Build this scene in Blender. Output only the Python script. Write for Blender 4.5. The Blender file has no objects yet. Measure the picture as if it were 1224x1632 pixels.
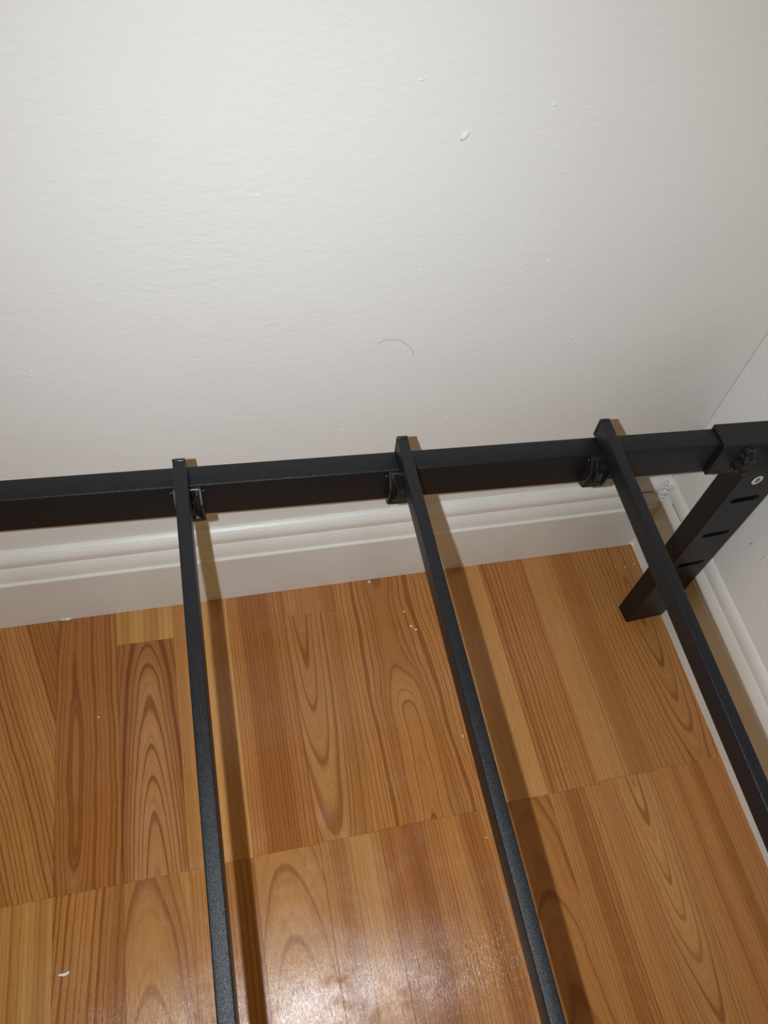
import bpy, bmesh, math, random
from mathutils import Vector, Matrix
random.seed(7)
sc = bpy.context.scene
C = sc.collection

# ---------------------------------------------------------------- camera
CAM = Vector((-0.509573, -0.460204, 0.737))
cam = bpy.data.cameras.new('camera')
cam.sensor_fit = 'HORIZONTAL'; cam.sensor_width = 36.0; cam.lens = 36.0 * 1099.59 / 1224
cam.shift_x = -38.22 / 1224; cam.shift_y = 196.66 / 1224      # the photo is an off-centre crop
cam.clip_start = 0.01
cam_o = bpy.data.objects.new('camera', cam); C.objects.link(cam_o)
cam_o.location = CAM
cam_o.rotation_euler = (0.4967856, -0.1119641, -0.2285127)
sc.camera = cam_o

# ---------------------------------------------------------------- light
world = bpy.data.worlds.new('world'); sc.world = world; world.use_nodes = True
bg = world.node_tree.nodes['Background']
bg.inputs[0].default_value = (1.0, 0.66, 0.20, 1); bg.inputs[1].default_value = 0.185

def add_light(name, kind, loc, energy, color, target=None, **kw):
    l = bpy.data.lights.new(name, kind); l.energy = energy; l.color = color
    for k, v in kw.items(): setattr(l, k, v)
    o = bpy.data.objects.new(name, l); C.objects.link(o); o.location = loc
    if target is not None:
        o.rotation_euler = (Vector(target) - Vector(loc)).to_track_quat('-Z', 'Y').to_euler()
    return o
# the phone's flash, a small lamp just beside the lens, aimed with it
FL = CAM + Vector((-0.0310, 0.006, 0.0))
add_light('phone_flash', 'SPOT', FL, 14.2, (0.90, 0.975, 1.055), FL + Vector((0.26, 0.42, -0.88)),
          spot_size=math.radians(150), spot_blend=1.0, shadow_soft_size=0.0022)
# warm ceiling lamp of the room, behind the photographer
add_light('ceiling_lamp', 'AREA', (0.15, -1.5, 2.35), 13.6, (1.0, 0.62, 0.20), (-0.3, -0.3, 0.1),
          shape='DISK', size=0.55)
vs = sc.view_settings
vs.view_transform = 'Standard'; vs.look = 'None'; vs.gamma = 1.0; vs.exposure = 0.0
vs.use_curve_mapping = False

# ---------------------------------------------------------------- materials
def mat(name):
    m = bpy.data.materials.new(name); m.use_nodes = True
    nt = m.node_tree
    return m, nt, nt.nodes['Principled BSDF']
def N(nt, t, **kw):
    n = nt.nodes.new(t)
    for k, v in kw.items(): setattr(n, k, v)
    return n
def math_(nt, op, a, b=None, c=None):
    n = N(nt, 'ShaderNodeMath', operation=op)
    for i, v in enumerate((a, b, c)):
        if v is None: continue
        if isinstance(v, (int, float)): n.inputs[i].default_value = v
        else: nt.links.new(v, n.inputs[i])
    return n.outputs[0]
def noise(nt, vec, scale, detail=2, rough=.5, dist=0):
    n = N(nt, 'ShaderNodeTexNoise'); nt.links.new(vec, n.inputs['Vector'])
    n.inputs['Scale'].default_value = scale; n.inputs['Detail'].default_value = detail
    n.inputs['Roughness'].default_value = rough; n.inputs['Distortion'].default_value = dist
    return n.outputs[0]
def mapping(nt, vec, scale=(1, 1, 1), loc=(0, 0, 0)):
    n = N(nt, 'ShaderNodeMapping'); nt.links.new(vec, n.inputs[0])
    n.inputs['Scale'].default_value = scale; n.inputs['Location'].default_value = loc
    return n.outputs[0]
def ramp(nt, fac, stops):
    n = N(nt, 'ShaderNodeValToRGB'); nt.links.new(fac, n.inputs[0])
    e = n.color_ramp.elements
    while len(e) < len(stops): e.new(0.5)
    for i, (p, c) in enumerate(stops):
        e[i].position = p; e[i].color = c if len(c) == 4 else (*c, 1)
    return n.outputs[0]
def mix(nt, fac, a, b, mode='MIX'):
    n = N(nt, 'ShaderNodeMix', data_type='RGBA', blend_type=mode)
    for i, v in ((0, fac), (6, a), (7, b)):
        if isinstance(v, (int, float)): n.inputs[i].default_value = v
        elif isinstance(v, tuple): n.inputs[i].default_value = (*v, 1)
        else: nt.links.new(v, n.inputs[i])
    return n.outputs[2]
def bump(nt, bsdf, h, dist, strength=1.0, prev=None):
    n = N(nt, 'ShaderNodeBump'); n.inputs['Distance'].default_value = dist
    n.inputs['Strength'].default_value = strength
    nt.links.new(h, n.inputs['Height'])
    if prev is not None: nt.links.new(prev, n.inputs['Normal'])
    nt.links.new(n.outputs[0], bsdf.inputs['Normal'])
    return n.outputs[0]

def wall_mat():
    m, nt, b = mat('wall_paint')
    co = N(nt, 'ShaderNodeTexCoord').outputs['Object']
    v = mapping(nt, co, (1, 1, 2.2))
    h1 = noise(nt, v, 95, 3, .55, .6)
    h2 = noise(nt, co, 14, 2)
    h3 = noise(nt, mapping(nt, co, (1, 1, 1.6)), 330, 2, .5)
    mask = ramp(nt, noise(nt, co, 7, 2), [(0.35, (.25,) * 3), (0.7, (1,) * 3)])
    h = math_(nt, 'ADD', math_(nt, 'MULTIPLY', math_(nt, 'MULTIPLY', h1, mask), .55), math_(nt, 'MULTIPLY', h3, .12))
    h = math_(nt, 'ADD', h, math_(nt, 'MULTIPLY', h2, .8))
    bump(nt, b, h, 0.0011, .8)
    c = ramp(nt, noise(nt, co, 2.3, 2), [(0.35, (.735, .725, .700)), (0.65, (.765, .758, .738))])
    nt.links.new(c, b.inputs['Base Color'])
    b.inputs['Roughness'].default_value = .55; b.inputs['Specular IOR Level'].default_value = .3
    return m
def trim_mat():
    m, nt, b = mat('gloss_trim_paint')
    co = N(nt, 'ShaderNodeTexCoord').outputs['Object']
    h = noise(nt, co, 120, 3, .6)
    h2 = noise(nt, mapping(nt, co, (.35, .35, 1)), 420, 2)
    dents = ramp(nt, noise(nt, co, 75, 3, .7), [(0.60, (0,) * 3), (0.72, (1,) * 3)])
    sep = N(nt, 'ShaderNodeSeparateXYZ'); nt.links.new(co, sep.inputs[0])
    upper = ramp(nt, sep.outputs[2], [(0.108, (0.05,) * 3), (0.118, (1,) * 3)])
    hh = math_(nt, 'ADD', math_(nt, 'MULTIPLY', h, .25), math_(nt, 'MULTIPLY', h2, .1))
    hh = math_(nt, 'SUBTRACT', hh, math_(nt, 'MULTIPLY', math_(nt, 'MULTIPLY', dents, upper), .6))
    bump(nt, b, hh, 0.0008, .7)
    c = ramp(nt, noise(nt, co, 9, 2), [(0.35, (.70, .685, .64)), (0.65, (.76, .75, .715))])
    nt.links.new(c, b.inputs['Base Color'])
    b.inputs['Roughness'].default_value = .36
    return m
def metal_mat(name='black_powder_coat', rough=.37):
    m, nt, b = mat(name)
    co = N(nt, 'ShaderNodeTexCoord').outputs['Object']
    h = noise(nt, co, 1800, 2, .6)
    bump(nt, b, h, 0.00036, .8)
    c = ramp(nt, noise(nt, co, 2100, 2, .6), [(0.42, (.0042, .0043, .0048)), (0.74, (.018, .0195, .0235))])
    nt.links.new(c, b.inputs['Base Color'])
    b.inputs['Roughness'].default_value = rough; b.inputs['Specular IOR Level'].default_value = .27
    return m
def plain(name, col, rough=.5, metallic=0.0, spec=.5):
    m, nt, b = mat(name)
    co = N(nt, 'ShaderNodeTexCoord').outputs['Object']
    f = noise(nt, co, 600, 2)
    c = mix(nt, f, tuple(x * .88 for x in col), tuple(min(1, x * 1.12) for x in col))
    nt.links.new(c, b.inputs['Base Color'])
    b.inputs['Roughness'].default_value = rough; b.inputs['Metallic'].default_value = metallic
    b.inputs['Specular IOR Level'].default_value = spec
    return m

def wood_mat():
    m, nt, b = mat('cherry_laminate')
    L = nt.links
    co = N(nt, 'ShaderNodeTexCoord').outputs['Object']
    def attr(n, vec=False):
        a = N(nt, 'ShaderNodeAttribute', attribute_type='OBJECT', attribute_name=n)
        return a.outputs['Color'] if vec else a.outputs['Fac']
    seed = attr('seed')
    off = N(nt, 'ShaderNodeCombineXYZ'); L.new(seed, off.inputs[2])
    add = N(nt, 'ShaderNodeVectorMath', operation='ADD'); L.new(co, add.inputs[0]); L.new(off.outputs[0], add.inputs[1])
    p = add.outputs[0]
    sep = N(nt, 'ShaderNodeSeparateXYZ'); L.new(co, sep.inputs[0])
    # wander of the growth rings
    w1 = noise(nt, mapping(nt, p, (14, 4.5, 10)), 1.0, 2, .5)
    w2 = noise(nt, mapping(nt, p, (60, 14, 10)), 1.0, 2, .5)
    w3 = noise(nt, mapping(nt, p, (5, 9, 10)), 1.0, 1, .5)
    wob = attr('wobble')
    dx = math_(nt, 'MULTIPLY', math_(nt, 'SUBTRACT', w1, .5), wob)
    dx = math_(nt, 'ADD', dx, math_(nt, 'MULTIPLY', math_(nt, 'SUBTRACT', w2, .5), math_(nt, 'MULTIPLY', wob, .20)))
    dh = math_(nt, 'MULTIPLY', math_(nt, 'SUBTRACT', w3, .5), math_(nt, 'MULTIPLY', wob, 1.0))
    lean = math_(nt, 'MULTIPLY', sep.outputs[1], attr('lean'))
    x = math_(nt, 'ADD', math_(nt, 'SUBTRACT', math_(nt, 'SUBTRACT', sep.outputs[0], attr('heart')), lean), dx)
    h = math_(nt, 'ADD', math_(nt, 'ADD', math_(nt, 'MULTIPLY', sep.outputs[1], attr('slope')), attr('depth')), dh)
    r = math_(nt, 'SQRT', math_(nt, 'ADD', math_(nt, 'MULTIPLY', x, x), math_(nt, 'MULTIPLY', h, h)))
    # uneven ring widths
    wr = N(nt, 'ShaderNodeCombineXYZ'); L.new(r, wr.inputs[0]); L.new(seed, wr.inputs[1])
    rn = noise(nt, wr.outputs[0], 110, 2, .5)
    r2 = math_(nt, 'ADD', r, math_(nt, 'MULTIPLY', math_(nt, 'SUBTRACT', rn, .5), .011))
    ph = math_(nt, 'FRACT', math_(nt, 'MULTIPLY', r2, attr('rings')))
    line = ramp(nt, ph, [(0.0, (0.05,) * 3), (0.45, (0.06,) * 3), (0.70, (0.26,) * 3), (0.82, (1,) * 3), (0.93, (.95,) * 3), (1.0, (.05,) * 3)])
    ph2 = math_(nt, 'FRACT', math_(nt, 'MULTIPLY', r2, math_(nt, 'MULTIPLY', attr('rings'), 2.7)))
    line2 = ramp(nt, ph2, [(0.0, (0,) * 3), (0.6, (0.1,) * 3), (0.85, (.38,) * 3), (1.0, (0,) * 3)])
    line = math_(nt, 'MAXIMUM', line, line2)
    # lines come and go across the rings
    amp = ramp(nt, noise(nt, wr.outputs[0], 60, 1, .5), [(0.3, (.50,) * 3), (0.55, (1,) * 3)])
    line = math_(nt, 'MULTIPLY', math_(nt, 'MULTIPLY', line, amp), math_(nt, 'MINIMUM', math_(nt, 'MULTIPLY', attr('contrast'), 1.1), 1.0))
    # broad bands following the rings
    band = noise(nt, wr.outputs[0], 38, 1, .5)
    # fine pores
    fine = noise(nt, mapping(nt, p, (1500, 70, 10)), 1.0, 3, .6)
    fine2 = noise(nt, mapping(nt, p, (420, 14, 10)), 1.0, 2, .6)
    tone = attr('tone', True)
    bandc = ramp(nt, band, [(0.36, (.74, .63, .52)), (0.55, (1, 1, 1)), (0.75, (1.0, 1.0, 1.0))])
    base = mix(nt, 1.0, tone, bandc, 'MULTIPLY')
    base = mix(nt, math_(nt, 'MULTIPLY', ramp(nt, fine2, [(0.4, (0,) * 3), (0.7, (1,) * 3)]), .28), base, mix(nt, 1.0, base, (.74, .62, .52), 'MULTIPLY'))
    dark = mix(nt, 1.0, base, (.53, .39, .27), 'MULTIPLY')
    col = mix(nt, line, base, dark)
    pores = ramp(nt, fine, [(0.50, (0,) * 3), (0.68, (1,) * 3)])
    col = mix(nt, math_(nt, 'MULTIPLY', pores, .40), col, mix(nt, 1.0, col, (.62, .5, .42), 'MULTIPLY'))
    L.new(col, b.inputs['Base Color'])
    geo = N(nt, 'ShaderNodeNewGeometry').outputs['Position']
    g1 = noise(nt, mapping(nt, geo, (1100, 60, 10)), 1.0, 3, .7)
    g2 = noise(nt, geo, 38, 3, .6)
    hh = math_(nt, 'ADD', g1, math_(nt, 'MULTIPLY', g2, .5))
    bump(nt, b, hh, 0.00024, .85)
    rg = ramp(nt, noise(nt, geo, 22, 4, .65), [(0.3, (.20,) * 3), (0.5, (.23,) * 3), (0.58, (.30,) * 3), (0.66, (.46,) * 3)])
    L.new(rg, b.inputs['Roughness'])
    b.inputs['Specular IOR Level'].default_value = .42
    return m

M_wall, M_trim, M_metal, M_wood = wall_mat(), trim_mat(), metal_mat(), wood_mat()
M_plastic = plain('black_plastic', (.012, .012, .012), .28)
M_steel = plain('blackened_steel', (.03, .03, .03), .22, .6)
M_sticker = plain('white_sticker_paper', (.72, .72, .70), .6)
M_ink = plain('black_ink', (.03, .03, .03), .6)
M_crumb = plain('plaster', (.80, .78, .74), .8)
M_core = plain('laminate_core', (.22, .10, .045), .8)
M_hair = plain('hair', (.20, .17, .15), .5)

# ---------------------------------------------------------------- helpers
def link(name, bm, m, parent=None, smooth=False, matrix=None):
    me = bpy.data.meshes.new(name)
    bmesh.ops.recalc_face_normals(bm, faces=bm.faces)
    bm.to_mesh(me); bm.free()
    me.materials.append(m)
    if smooth:
        for p in me.polygons: p.use_smooth = True
    o = bpy.data.objects.new(name, me); C.objects.link(o)
    if parent: o.parent = parent
    if matrix is not None: o.matrix_local = matrix
    return o
def box(bm, lo, hi, bev=0.0, seg=2):
    r = bmesh.ops.create_cube(bm, size=1.0)
    vs_ = r['verts']
    for v in vs_:
        for i in range(3): v.co[i] = lo[i] + (v.co[i] + .5) * (hi[i] - lo[i])
    if bev:
        es = list({e for v in vs_ for e in v.link_edges})
        bmesh.ops.bevel(bm, geom=es, offset=bev, segments=seg, affect='EDGES', profile=.5)
def prism(bm, poly, axis, a, b, bev=0.0):
    """extrude a 2-D outline along axis (0,1,2) from a to b; the outline lies in the two other axes"""
    oth = [i for i in range(3) if i != axis]
    def mk(t):
        out = []
        for p in poly:
            c = [0, 0, 0]; c[axis] = t; c[oth[0]] = p[0]; c[oth[1]] = p[1]; out.append(bm.verts.new(c))
        return out
    A, B = mk(a), mk(b); n = len(poly)
    fs = [bm.faces.new(A), bm.faces.new(list(reversed(B)))]
    for i in range(n): fs.append(bm.faces.new((A[i], B[i], B[(i + 1) % n], A[(i + 1) % n])))
    if bev:
        es = list({e for f in fs[:2] for e in f.edges})
        bmesh.ops.bevel(bm, geom=es, offset=bev, segments=1, affect='EDGES')
def tag(o, label=None, cat=None, group=None, kind=None):
    if label: o['label'] = label
    if cat: o['category'] = cat
    if group: o['group'] = group
    if kind: o['kind'] = kind
    return o
def blob(bm, c, s, seg=8, jitter=.18):
    r = bmesh.ops.create_icosphere(bm, subdivisions=2, radius=1.0)
    for v in r['verts']:
        k = 1 + random.uniform(-jitter, jitter)
        v.co = Vector((c[0] + v.co.x * s[0] * k, c[1] + v.co.y * s[1] * k, c[2] + v.co.z * s[2] * k))

# ---------------------------------------------------------------- setting
YW = 0.0170                       # back wall face
RY = -0.02697                     # the right wall is a little off square
TP = -0.01490                     # planks, likewise
MR = Matrix.Rotation(RY, 4, 'Z')

bm = bmesh.new(); box(bm, (-1.7, YW, -0.02), (0.35, YW + .10, 2.40))
wall_back = tag(link('wall_back', bm, M_wall), 'off-white painted back wall with faint roller texture', kind='structure')
bm = bmesh.new()
lean = lambda z: 0.0125
prism(bm, [(lean(-.02), -.02), (lean(-.02) + .1, -.02), (lean(2.4) + .1, 2.4), (lean(2.4), 2.4)], 1, -1.7, 0.0165)
wall_right = link('wall_right', bm, M_wall); wall_right.matrix_world = MR
tag(wall_right, 'off-white painted side wall at the right of the corner', kind='structure')

# shadow-line baseboard: flat plinth, bright lip, cove, groove, rounded bead
prof = [(YW, -0.006), (0, -0.006), (0, .0785), (.0003, .0796), (.0010, .0803), (.0027, .0806), (.0030, .0812), (.0033, .0840), (.0041, .0885),
        (.0055, .0930), (.0074, .0968), (.0098, .0998), (.0099, .1003), (.0076, .1007), (.0071, .1015), (.0069, .1040), (.0070, .1078), (.0077, .1106), (.0093, .1136),
        (.0118, .1164), (.0145, .1182), (YW, .1186)]
bm = bmesh.new()
prism(bm, prof, 0, -1.7, .0110)
bb = link('baseboard_back', bm, M_trim)
tag(bb, 'moulded white baseboard along the foot of the back wall', kind='structure')
bm = bmesh.new()
k = 0.55
profr = [(min(.0128, .0045 * min(1, max(0, p[1]) / .079) + p[0] * k), p[1]) for p in prof]
profr[0] = (.0125, profr[0][1]); profr[-1] = (.0125, .1200)
prism(bm, profr, 1, -1.7, 0.0160)
br = link('baseboard_right', bm, M_trim); br.matrix_world = MR
tag(br, 'moulded white baseboard along the foot of the side wall', kind='structure')

# lumpy filler where the two baseboards meet
def lump(parent, c, s, m=M_trim):
    bm = bmesh.new(); blob(bm, c, s, jitter=.25); return link('paint_lump', bm, m, parent, True)
for i in range(12):
    z = .098 + .026 * (i / 16.0)
    lump(bb, (.004 + random.uniform(-.007, .005), .006 + random.uniform(-.006, .006), z + random.uniform(-.004, .004)),
         (random.uniform(.003, .0055), random.uniform(.0015, .0030), random.uniform(.0020, .0045)))
for (x, y, z, a) in ((.0005, -.001, .004, .0032), (.001, -.004, .002, .0024), (-.003, -.0005, .003, .002), (.001, -.001, .010, .0018)):
    lump(bb, (x, y, z), (a, a * .7, a))
lump(bb, (-.7265, -.0006, .0012), (.0045, .0016, .0018)); lump(bb, (-.7320, -.0004, .0010), (.003, .0010, .0012))

# open cracks in the paint at that corner
for par, pts_ in ((bb, [(-.034, .1044), (-.024, .1050), (-.012, .1046)]), ):
    bm = bmesh.new()
    for (x0, z0), (x1, z1) in zip(pts_, pts_[1:]):
        prism(bm, [(x0, z0), (x1, z1), (x1, z1 + .0007), (x0, z0 + .0004)], 1, .0060, .0075)
    link('paint_crack', bm, M_core, par)
bm = bmesh.new()
for (y0, z0), (y1, z1) in (((-.012, .1008), (-.024, .1016)), ((-.024, .1016), (-.040, .1010))):
    prism(bm, [(y0, z0), (y1, z1), (y1, z1 + .0005), (y0, z0 + .0008)], 0, .0078, .0092)
link('paint_crack', bm, M_core, br)

# nubs and drips in the wall paint
def nub(x, z, w, h, d=.0011, name='paint_nub', rot=0.0):
    bm = bmesh.new(); blob(bm, (0, 0, 0), (w, d, h), jitter=.15)
    link(name, bm, M_wall, wall_back, True, Matrix.Translation((x, YW + .0002, z)) @ Matrix.Rotation(rot, 4, 'Y'))
nub(-.3326, .5007, .0020, .0038, .0014, 'paint_drip', .75)
nub(-.3663, .5314, .0026, .0009, .0008)
for x, z, s in ((-.2747, .5188, .0014), (-.1987, .3359, .0012), (-.3501, .4067, .0009), (-.2453, .4108, .0010), (-.2664, .4074, .0008),
                (-.3032, .2513, .0011), (-.4072, .2460, .0011), (-.6523, .3362, .0009), (-.4959, .5074, .0008), (-.4694, .4646, .0008),
                (-.4298, .4270, .0007), (-.2702, .2333, .0010), (-.5169, .2526, .0008)):
    nub(x, z, s, s * .9)
for x, z, r_, l in ((-.330, .259, .5, .0036), (-.324, .261, -.4, .0026), (-.335, .2555, .3, .003)):
    nub(x, z, l, .0006, .0004, 'paint_drip', r_)
# wavy run of paint on the side wall and a crack over the baseboard joint
for (y, z, l) in ((-.1354, .1900, .012), (-.1560, .1880, .006)):
    bm = bmesh.new(); blob(bm, (0, 0, 0), (.0005, .0014, l), jitter=.1)
    link('paint_drip', bm, M_wall, wall_right, True, Matrix.Translation((lean(z), y, z)) @ Matrix.Rotation(.35, 4, 'X'))

# ---------------------------------------------------------------- floor of laminate strips
bm = bmesh.new(); box(bm, (-1.7, -1.7, -.05), (.30, .10, -.0085))
floor = tag(link('floor', bm, M_core), 'cherry laminate floor of staggered strips', kind='structure')
T_ = dict(
 mid=(.490, .222, .064), red=(.475, .205, .060), tan=(.530, .262, .086), pale=(.580, .300, .098), yel=(.570, .300, .088), pink=(.480, .228, .084),
 brown=(.445, .187, .052), olive=(.450, .208, .060), deep=(.38, .15, .042))
MP = Matrix.Rotation(TP, 4, 'Z')
def plank(x0, x1, y0, y1, tone, heart=0.0, depth=0.0, slope=.08, rings=190, wobble=.012, contrast=.8, lean=0.0, g=.00006):
    bm = bmesh.new()
    cx, cy = (x0 + x1) / 2, (y0 + y1) / 2
    box(bm, (x0 - cx + g, y0 - cy + g, -.0080), (x1 - cx - g, y1 - cy - g, 0), .00016, 1)
    o = link('plank', bm, M_wood, floor, False, MP @ Matrix.Translation((cx, cy, -.0003 + random.uniform(-.00004, .00004))))
    t = T_[tone]
    o['tone'] = [t[0], t[1], t[2]]
    o['heart'] = float(heart); o['depth'] = float(depth); o['slope'] = float(slope); o['rings'] = float(rings)
    o['wobble'] = float(wobble); o['contrast'] = float(contrast); o['lean'] = float(lean); o['seed'] = random.uniform(0, 50)
    return o
X = [-.8665, -.8020, -.7375, -.6735, -.6105, -.5470, -.4800, -.4163, -.3520, -.2875, -.2225, -.1610, -.0912, -.0330, .018]
B = -1.45; TOP = .004
J = dict(zip(range(15), (-.3202, -.3200, -.3199, -.3198, -.3193, -.3182, -.3170, -.3160, -.3150, -.3130, -.3125, -.3092, -.3075, -.3060, -.3060)))
def strip(i, y0, y1, tone, n=1, **kw): return plank(X[i], X[i + n], y0, y1, tone, **kw)
# row against the back wall
plank(-.9310, X[0], J[0], TOP, 'mid', .05, 0, .05)
strip(0, J[0], TOP, 'red', heart=.10, slope=.05, rings=200, wobble=.016, lean=-.2)
strip(1, J[1], TOP, 'mid', heart=.09, slope=.06, rings=200, wobble=.014, contrast=.9, lean=-.25)
strip(2, J[2], TOP, 'brown', heart=-.012, depth=.002, slope=.055, rings=200, wobble=.016, contrast=.8)
strip(3, -.0535, TOP, 'yel', heart=.10, slope=.02, rings=150, wobble=.004, contrast=.45)
strip(3, J[3], -.0535, 'pink', heart=.002, depth=.0185, slope=.085, rings=250, wobble=.006, contrast=.9)
strip(4, J[4], TOP, 'pale', heart=.12, slope=.02, rings=160, wobble=.004, contrast=.25)
strip(5, J[5], TOP, 'red', heart=.12, slope=.03, rings=260, wobble=.008, contrast=.75)
strip(6, -.0445, TOP, 'red', heart=.09, slope=.03, rings=330, wobble=.005, contrast=.6)
strip(6, J[6], -.0445, 'tan', heart=-.014, depth=-.0165, slope=.075, rings=190, wobble=.007, contrast=.8)
strip(7, -.3158, TOP, 'mid', n=2, heart=-.004, depth=.012, slope=.060, rings=200, wobble=.026, contrast=.9)
strip(9, J[9], TOP, 'pale', heart=.10, slope=.02, rings=220, wobble=.004, contrast=.3)
strip(10, J[10], TOP, 'red', heart=-.09, slope=.03, rings=170, wobble=.012, contrast=.85)
strip(11, J[11], TOP, 'tan', heart=.12, slope=.02, rings=280, wobble=.004, contrast=.55)
strip(12, J[12], TOP, 'olive', n=2, heart=.008, depth=-.008, slope=.125, rings=170, wobble=.010, contrast=.95)
# next row towards the viewer
plank(-.9310, X[0], B, J[0], 'mid', .05, 0, .05)
strip(0, B, J[0], 'yel', heart=.08, slope=.05)
strip(1, B, J[1], 'yel', heart=.12, slope=.02, rings=210, wobble=.006, contrast=.55)
strip(2, -.78, J[2], 'mid', heart=.10, slope=.05, rings=170, wobble=.010, contrast=.9, lean=.08)
strip(3, B, J[3], 'tan', heart=-.010, depth=.036, slope=.060, rings=230, wobble=.007, contrast=.85)
strip(4, -.90, J[4], 'mid', heart=.10, slope=.03, rings=230, wobble=.007, contrast=.6)
strip(5, B, J[5], 'tan', heart=-.004, depth=.040, slope=.075, rings=240, wobble=.006, contrast=.6)
strip(6, -.84, J[6], 'tan', heart=.13, slope=.02, rings=230, wobble=.004, contrast=.45)
strip(7, B, -.3158, 'brown', heart=.11, slope=.02, rings=240, wobble=.007, contrast=.65)
strip(8, -.80, -.3158, 'mid', heart=-.09, slope=.06, rings=190, wobble=.012, contrast=.8)
strip(9, B, J[9], 'brown', heart=.0, depth=.034, slope=.065, rings=180, wobble=.008, contrast=.85)
strip(10, -.70, J[10], 'mid', heart=-.12, slope=.03, rings=240, wobble=.007, contrast=.8)
strip(11, B, J[11], 'tan', heart=.006, depth=-.056, slope=.095, rings=230, wobble=.007, contrast=.85)
strip(12, -.86, J[12], 'mid', heart=.11, slope=.03, rings=230, wobble=.006, contrast=.55)
strip(13, B, J[13], 'red', heart=.08, slope=.03, rings=200, wobble=.007, contrast=.5)
for i, y in ((2, -.78), (4, -.90), (6, -.84), (8, -.80), (10, -.70), (12, -.86)):
    strip(i, B, y, random.choice(('mid', 'tan', 'red')), heart=random.uniform(-.08, .08), slope=.06)
# the floor goes on to the left, out of the photograph
xx = -.9310; tones = ['mid', 'tan', 'red', 'pale', 'brown', 'pink', 'olive']
for i in range(11):
    for y0, y1 in ((J[0], TOP), (-.9, J[0]), (B, -.9)):
        plank(xx - .0645, xx, y0, y1, tones[(i * 3 + int(-y0 * 10)) % 7], random.uniform(-.09, .09), random.uniform(-.02, .02), .07)
    xx -= .0645

# ---------------------------------------------------------------- bed frame
TB = -0.0292889
bed = bpy.data.objects.new('bed_frame', None); C.objects.link(bed)
bed.rotation_euler = (0, 0, TB)
tag(bed, 'black metal bed frame with narrow tube slats across its rail and a slotted leg', 'bed frame')
ZR0, ZR1 = .2962, .3302; YF, YB = -.1224, -.1034
bm = bmesh.new(); box(bm, (-1.25, YF, ZR0), (-.012, YB, ZR1), .0013, 3)
link('side_rail', bm, M_metal, bed, True)
# slats: (left edge, right edge in their own yaw frame, yaw relative to the bed)
ZS = .3473; YE = -.1019
Q = [(-.5527, -.5435, .016068), (-.3859, -.3772, .005005), (-.2143, -.2053, -.008626)]
slat_x = []
for l, r_, t in Q:
    # slat local frame: origin at its wall end, centre line
    c0 = Vector(((l + r_) / 2, YE, 0)); ca, sa = math.cos(t), math.sin(t)
    e = Vector((ca * c0.x - sa * c0.y, sa * c0.x + ca * c0.y, 0))
    w2 = (r_ - l) / 2
    bm = bmesh.new(); box(bm, (-w2, -1.20, ZR1 + .0002), (w2, -.0030, ZS), .0011, 3)
    s = link('slat', bm, M_metal, bed, True, Matrix.Translation(e) @ Matrix.Rotation(t, 4, 'Z'))
    bm = bmesh.new(); box(bm, (-w2 - .0001, -.0029, ZR1 + .0002), (w2 + .0001, .0, ZS + .0001), .0009, 2)
    tag(link('end_cap', bm, M_plastic, s, True), 'glossy black plastic plug in the slat end')
    # centre of the slat where it crosses the rail's front
    d_ = (YF - e.y); slat_x.append((e.x - math.tan(t) * d_, t))

# plastic slat clips on the front of the rail, under each slat
def clip(xc):
    bm = bmesh.new(); hw = .0090
    box(bm, (-hw, -.0024, .2975), (hw, 0, .3285), .0005, 1)
    for s_ in (-1, 1):
        prism(bm, [(s_ * .0080, .3280), (s_ * .0058, .3280), (-s_ * .0066, .2980), (-s_ * .0088, .2980)], 1, -.0075, -.001, .0)
    box(bm, (-.0034, -.0098, .3070), (.0034, -.001, .3165), .0010, 2)
    box(bm, (-.0066, -.0070, .2965), (.0066, -.001, .3020), .0008, 1)
    root = link('slat_clip', bm, M_plastic, bed, False, Matrix.Translation((xc, YF, 0)))
    for s_ in (-1, 1):
        bm = bmesh.new()
        x0 = s_ * .0092
        prism(bm, [(-.0004, .3290), (-.0026, .3290), (-.0104, .3205), (-.0104, .3140), (-.0072, .2985), (-.0004, .2960)], 0,
              x0 - .0009, x0 + .0009, .0003)
        link('clip_wing', bm, M_plastic, root)
        bm = bmesh.new()
        bmesh.ops.create_cone(bm, cap_ends=True, segments=12, radius1=.0013, radius2=.0009, depth=.003)
        bmesh.ops.rotate(bm, verts=bm.verts, cent=(0, 0, 0), matrix=Matrix.Rotation(math.pi / 2, 3, 'X'))
        bmesh.ops.translate(bm, verts=bm.verts, vec=(s_ * .0114, -.0014, .3262))
        link('clip_pin', bm, M_plastic, root, True)
for (x, t), dx in zip(slat_x, (.0018, -.0025, -.0030)): clip(x + dx)

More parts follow.
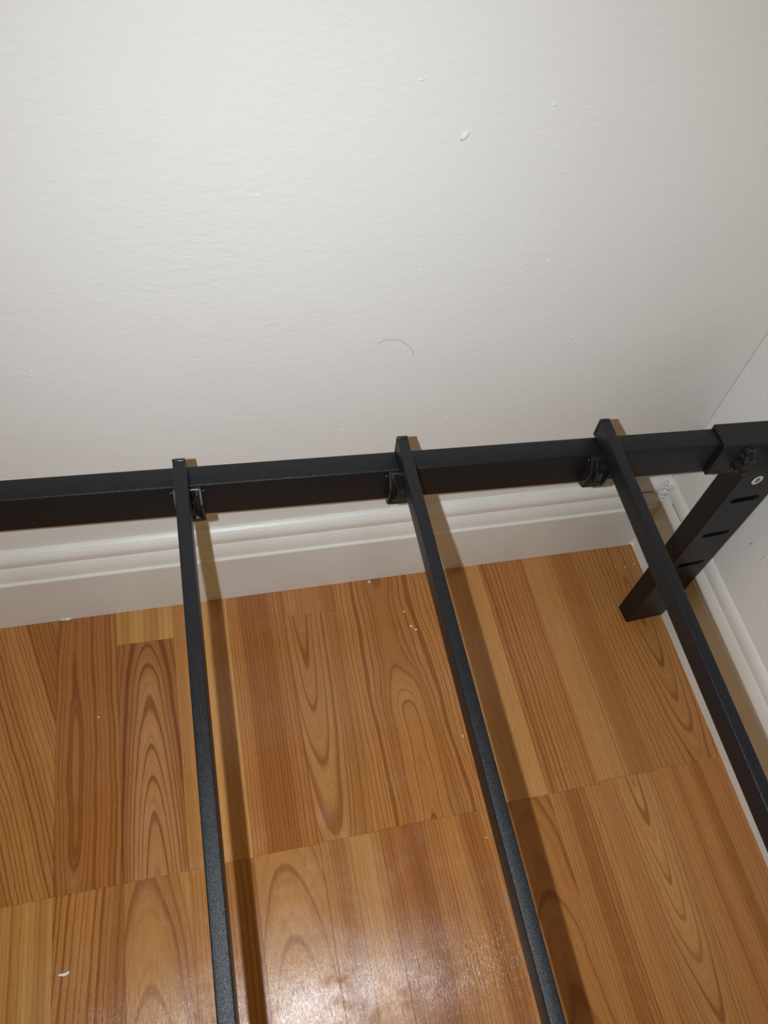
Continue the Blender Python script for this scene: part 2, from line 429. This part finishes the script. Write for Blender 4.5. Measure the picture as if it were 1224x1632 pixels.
# leg: steel channel with slots
LX0, LX1, LD = -.0515, .0038, .0245
def bool_cut(o, cutters):
    for c_ in cutters:
        md = o.modifiers.new('cut', 'BOOLEAN'); md.object = c_; md.operation = 'DIFFERENCE'; md.solver = 'EXACT'
    bpy.context.view_layer.update()
    dg = bpy.context.evaluated_depsgraph_get()
    me = bpy.data.meshes.new_from_object(o.evaluated_get(dg))
    o.modifiers.clear(); o.data = me
    for c_ in cutters: bpy.data.objects.remove(c_)
bm = bmesh.new(); W = LX1 - LX0
box(bm, (0, 0, 0), (W, LD, ZR0 + .0160), .0016, 2)
leg = link('leg', bm, M_metal)
cut = []
for z in (.2400, .1825, .1260):
    bm = bmesh.new(); n = 10; hw, hr = .0166, .0037; pts = []
    for i in range(n + 1):
        a = -math.pi / 2 + math.pi * i / n; pts.append((W / 2 + hw - hr + hr * math.cos(a), z + hr * math.sin(a)))
    for i in range(n + 1):
        a = math.pi / 2 + math.pi * i / n; pts.append((W / 2 - hw + hr + hr * math.cos(a), z + hr * math.sin(a)))
    prism(bm, pts, 1, -.01, .020)
    cut.append(link('cutter', bm, M_metal))
bool_cut(leg, cut)
leg.parent = bed
sh = Matrix.Identity(4); sh[0][2] = .004
shm = Matrix.Translation((LX0, -.1184, 0)) @ Matrix.Rotation(math.radians(5.0), 4, 'Z')
leg.data.transform(sh)                    # it leans a little towards the bed
leg.matrix_local = shm
leg.name = 'leg'
# round size sticker with its letter
bm = bmesh.new()
bmesh.ops.create_cone(bm, cap_ends=True, segments=40, radius1=.0057, radius2=.0057, depth=.0003)
stk = link('sticker', bm, M_sticker, leg, False, Matrix.Translation((.0242, -.0002, .2690)) @ Matrix.Rotation(math.pi / 2, 4, 'X'))
tag(stk, 'round white sticker with the letter B')
cu = bpy.data.curves.new('letter', 'FONT'); cu.body = 'B'; cu.size = .0078; cu.align_x = 'CENTER'; cu.align_y = 'CENTER'; cu.extrude = .00006; cu.offset = .0002
to = bpy.data.objects.new('letter', cu); C.objects.link(to)
bpy.context.view_layer.update()
me = bpy.data.meshes.new_from_object(to.evaluated_get(bpy.context.evaluated_depsgraph_get()))
bpy.data.objects.remove(to)
me.materials.clear(); me.materials.append(M_ink)
lo = bpy.data.objects.new('letter', me); C.objects.link(lo); lo.parent = stk
lo.matrix_local = Matrix.Translation((0, 0, .00022))

# corner bracket: a folded sleeve over the rail's end with a plate in front
bm = bmesh.new()
PF = YF - .0045
poly = [(YB + .0022, ZR1 - .012), (YB + .0022, ZR1 + .0020), (PF + .0012, ZR1 + .0020), (PF, ZR1 + .0008), (PF, ZR0 + .0010), (PF + .0010, ZR0 - .0002), (YF + .0005, ZR0 - .0002),
        (YF - .0002, ZR0 + .001), (YF - .0002, ZR1 - .0002), (YF, ZR1 + .0001), (YB + .0002, ZR1 + .0001), (YB + .0002, ZR1 - .012)]
prism(bm, poly, 0, -.1030, -.0100, .0006)
brk = tag(link('corner_bracket', bm, M_metal, bed), 'black folded steel bracket with two bolts joining rail to leg')
def fastener(x, z):
    bm = bmesh.new()
    r = bmesh.ops.create_cone(bm, cap_ends=True, segments=24, radius1=.0064, radius2=.0064, depth=.0012)
    w_ = bm
    bmesh.ops.rotate(w_, verts=w_.verts, cent=(0, 0, 0), matrix=Matrix.Rotation(math.pi / 2, 3, 'X'))
    bmesh.ops.translate(w_, verts=w_.verts, vec=(x, PF - .0006, z))
    link('washer', bm, M_steel, brk, False)
    bm = bmesh.new()
    bmesh.ops.create_cone(bm, cap_ends=True, segments=6, radius1=.0054, radius2=.0054, depth=.0042)
    bmesh.ops.bevel(bm, geom=list(bm.edges), offset=.0005, segments=1, affect='EDGES')
    bmesh.ops.rotate(bm, verts=bm.verts, cent=(0, 0, 0), matrix=Matrix.Rotation(math.pi / 2, 3, 'X') @ Matrix.Rotation(.35, 3, 'Z'))
    bmesh.ops.translate(bm, verts=bm.verts, vec=(x, PF - .0032, z))
    link('nut', bm, M_steel, brk, False)
    bm = bmesh.new(); prev = None; segs = 16
    rings_ = []
    for i in range(15):
        rad = .0030 if i % 2 else .0025
        if i == 14: rad = .0018
        rings_.append([bm.verts.new((x + rad * math.cos(2 * math.pi * k_ / segs), PF - .002 - i * .00068, z + rad * math.sin(2 * math.pi * k_ / segs))) for k_ in range(segs)])
    for a_, b2 in zip(rings_, rings_[1:]):
        for k_ in range(segs): bm.faces.new((a_[k_], a_[(k_ + 1) % segs], b2[(k_ + 1) % segs], b2[k_]))
    bm.faces.new(rings_[-1]); bm.faces.new(list(reversed(rings_[0])))
    link('bolt', bm, M_steel, brk, False)
fastener(-.0757, .3245)
fastener(-.0762, .3075)

# end rail along the side wall, leaving the same corner (beyond the photograph's edge)
bm = bmesh.new(); box(bm, (-.0300, -1.25, ZR0), (-.0110, YF - .006, ZR1 - .0004), .0013, 2)
link('end_rail', bm, M_metal, bed, True)

# ---------------------------------------------------------------- bits lying about
G = 'plaster crumbs scattered on the floor'
def crumb(x, y, s, label, flat=.5):
    bm = bmesh.new(); blob(bm, (0, 0, 0), (s * random.uniform(.8, 1.2), s * random.uniform(.7, 1.0), s * flat), jitter=.3)
    o = link('plaster_crumb', bm, M_crumb)
    o.matrix_world = Matrix.Translation((x, y, s * flat * .7 - .0002)) @ Matrix.Rotation(random.uniform(0, 3), 4, 'Z')
    tag(o, label, 'crumb', G)
crumb(-.3692, -.0040, .0016, 'white plaster crumb touching the back baseboard left of the middle slat')
crumb(-.3350, -.0539, .0013, 'small flat white chip on the knotty plank, nearest the wall of the group of three', .25)
crumb(-.3312, -.0754, .0013, 'white plaster crumb left of its twin below the flat chip on the knotty plank')
crumb(-.3262, -.0810, .0016, 'largest white plaster crumb of the pair on the knotty plank')
crumb(-.3048, -.2255, .0010, 'tiny white crumb close beside the left edge of the middle slat')
crumb(-.3103, -.3409, .0008, 'tiny yellowish grain just below the plank joint left of the middle slat')
crumb(-.0231, -.0348, .0011, 'left white crumb of two in the floor corner behind the leg')
crumb(-.0087, -.0318, .0010, 'right white crumb of two in the floor corner behind the leg')
crumb(-.0360, -.0320, .0008, 'faint crumb left of the others in the floor corner behind the leg')
crumb(-.6961, -.1293, .0009, 'tiny pale crumb on the dark plank left of the leftmost slat')
bm = bmesh.new()
prism(bm, [(-.0045, -.0010), (-.001, -.0016), (.0030, -.0012), (.0058, .0010), (.0048, .0030), (.0030, .0012), (-.0020, .0006)], 2, 0, .0007, .0002)
o = link('paper_scrap', bm, M_crumb); o.matrix_world = Matrix.Translation((-.7335, -.3791, -.0002)) @ Matrix.Rotation(-.2, 4, 'Z')
tag(o, 'small crumpled pale scrap lying near the bottom left corner of the floor', 'scrap')

# hair stuck to the wall
pts = [(-.3789, .3422), (-.3726, .3449), (-.3644, .3449), (-.3575, .3419), (-.3521, .3377), (-.3481, .3323), (-.3456, .3262)]
bm = bmesh.new(); R_ = .00016; rows = []
P3 = []
for i in range(len(pts) - 1):
    for k_ in range(4):
        u = k_ / 4; a_, b2 = pts[i], pts[i + 1]
        p0 = pts[max(i - 1, 0)]; p3 = pts[min(i + 2, len(pts) - 1)]
        cr = lambda q0, q1, q2, q3: .5 * ((2 * q1) + (-q0 + q2) * u + (2 * q0 - 5 * q1 + 4 * q2 - q3) * u * u + (-q0 + 3 * q1 - 3 * q2 + q3) * u ** 3)
        P3.append(Vector((cr(p0[0], a_[0], b2[0], p3[0]), YW - .0001, cr(p0[1], a_[1], b2[1], p3[1]))))
for i, p in enumerate(P3):
    t = (P3[min(i + 1, len(P3) - 1)] - P3[max(i - 1, 0)]).normalized(); n = Vector((0, 1, 0)); s_ = t.cross(n)
    rows.append([bm.verts.new(p + R_ * (math.cos(a) * n + math.sin(a) * s_)) for a in (0, 2.094, 4.189)])
for a_, b2 in zip(rows, rows[1:]):
    for k_ in range(3): bm.faces.new((a_[k_], a_[(k_ + 1) % 3], b2[(k_ + 1) % 3], b2[k_]))
bm.faces.new(rows[0]); bm.faces.new(rows[-1])
tag(link('hair', bm, M_hair), 'fine curved dark hair stuck to the wall above the middle slat', 'hair')
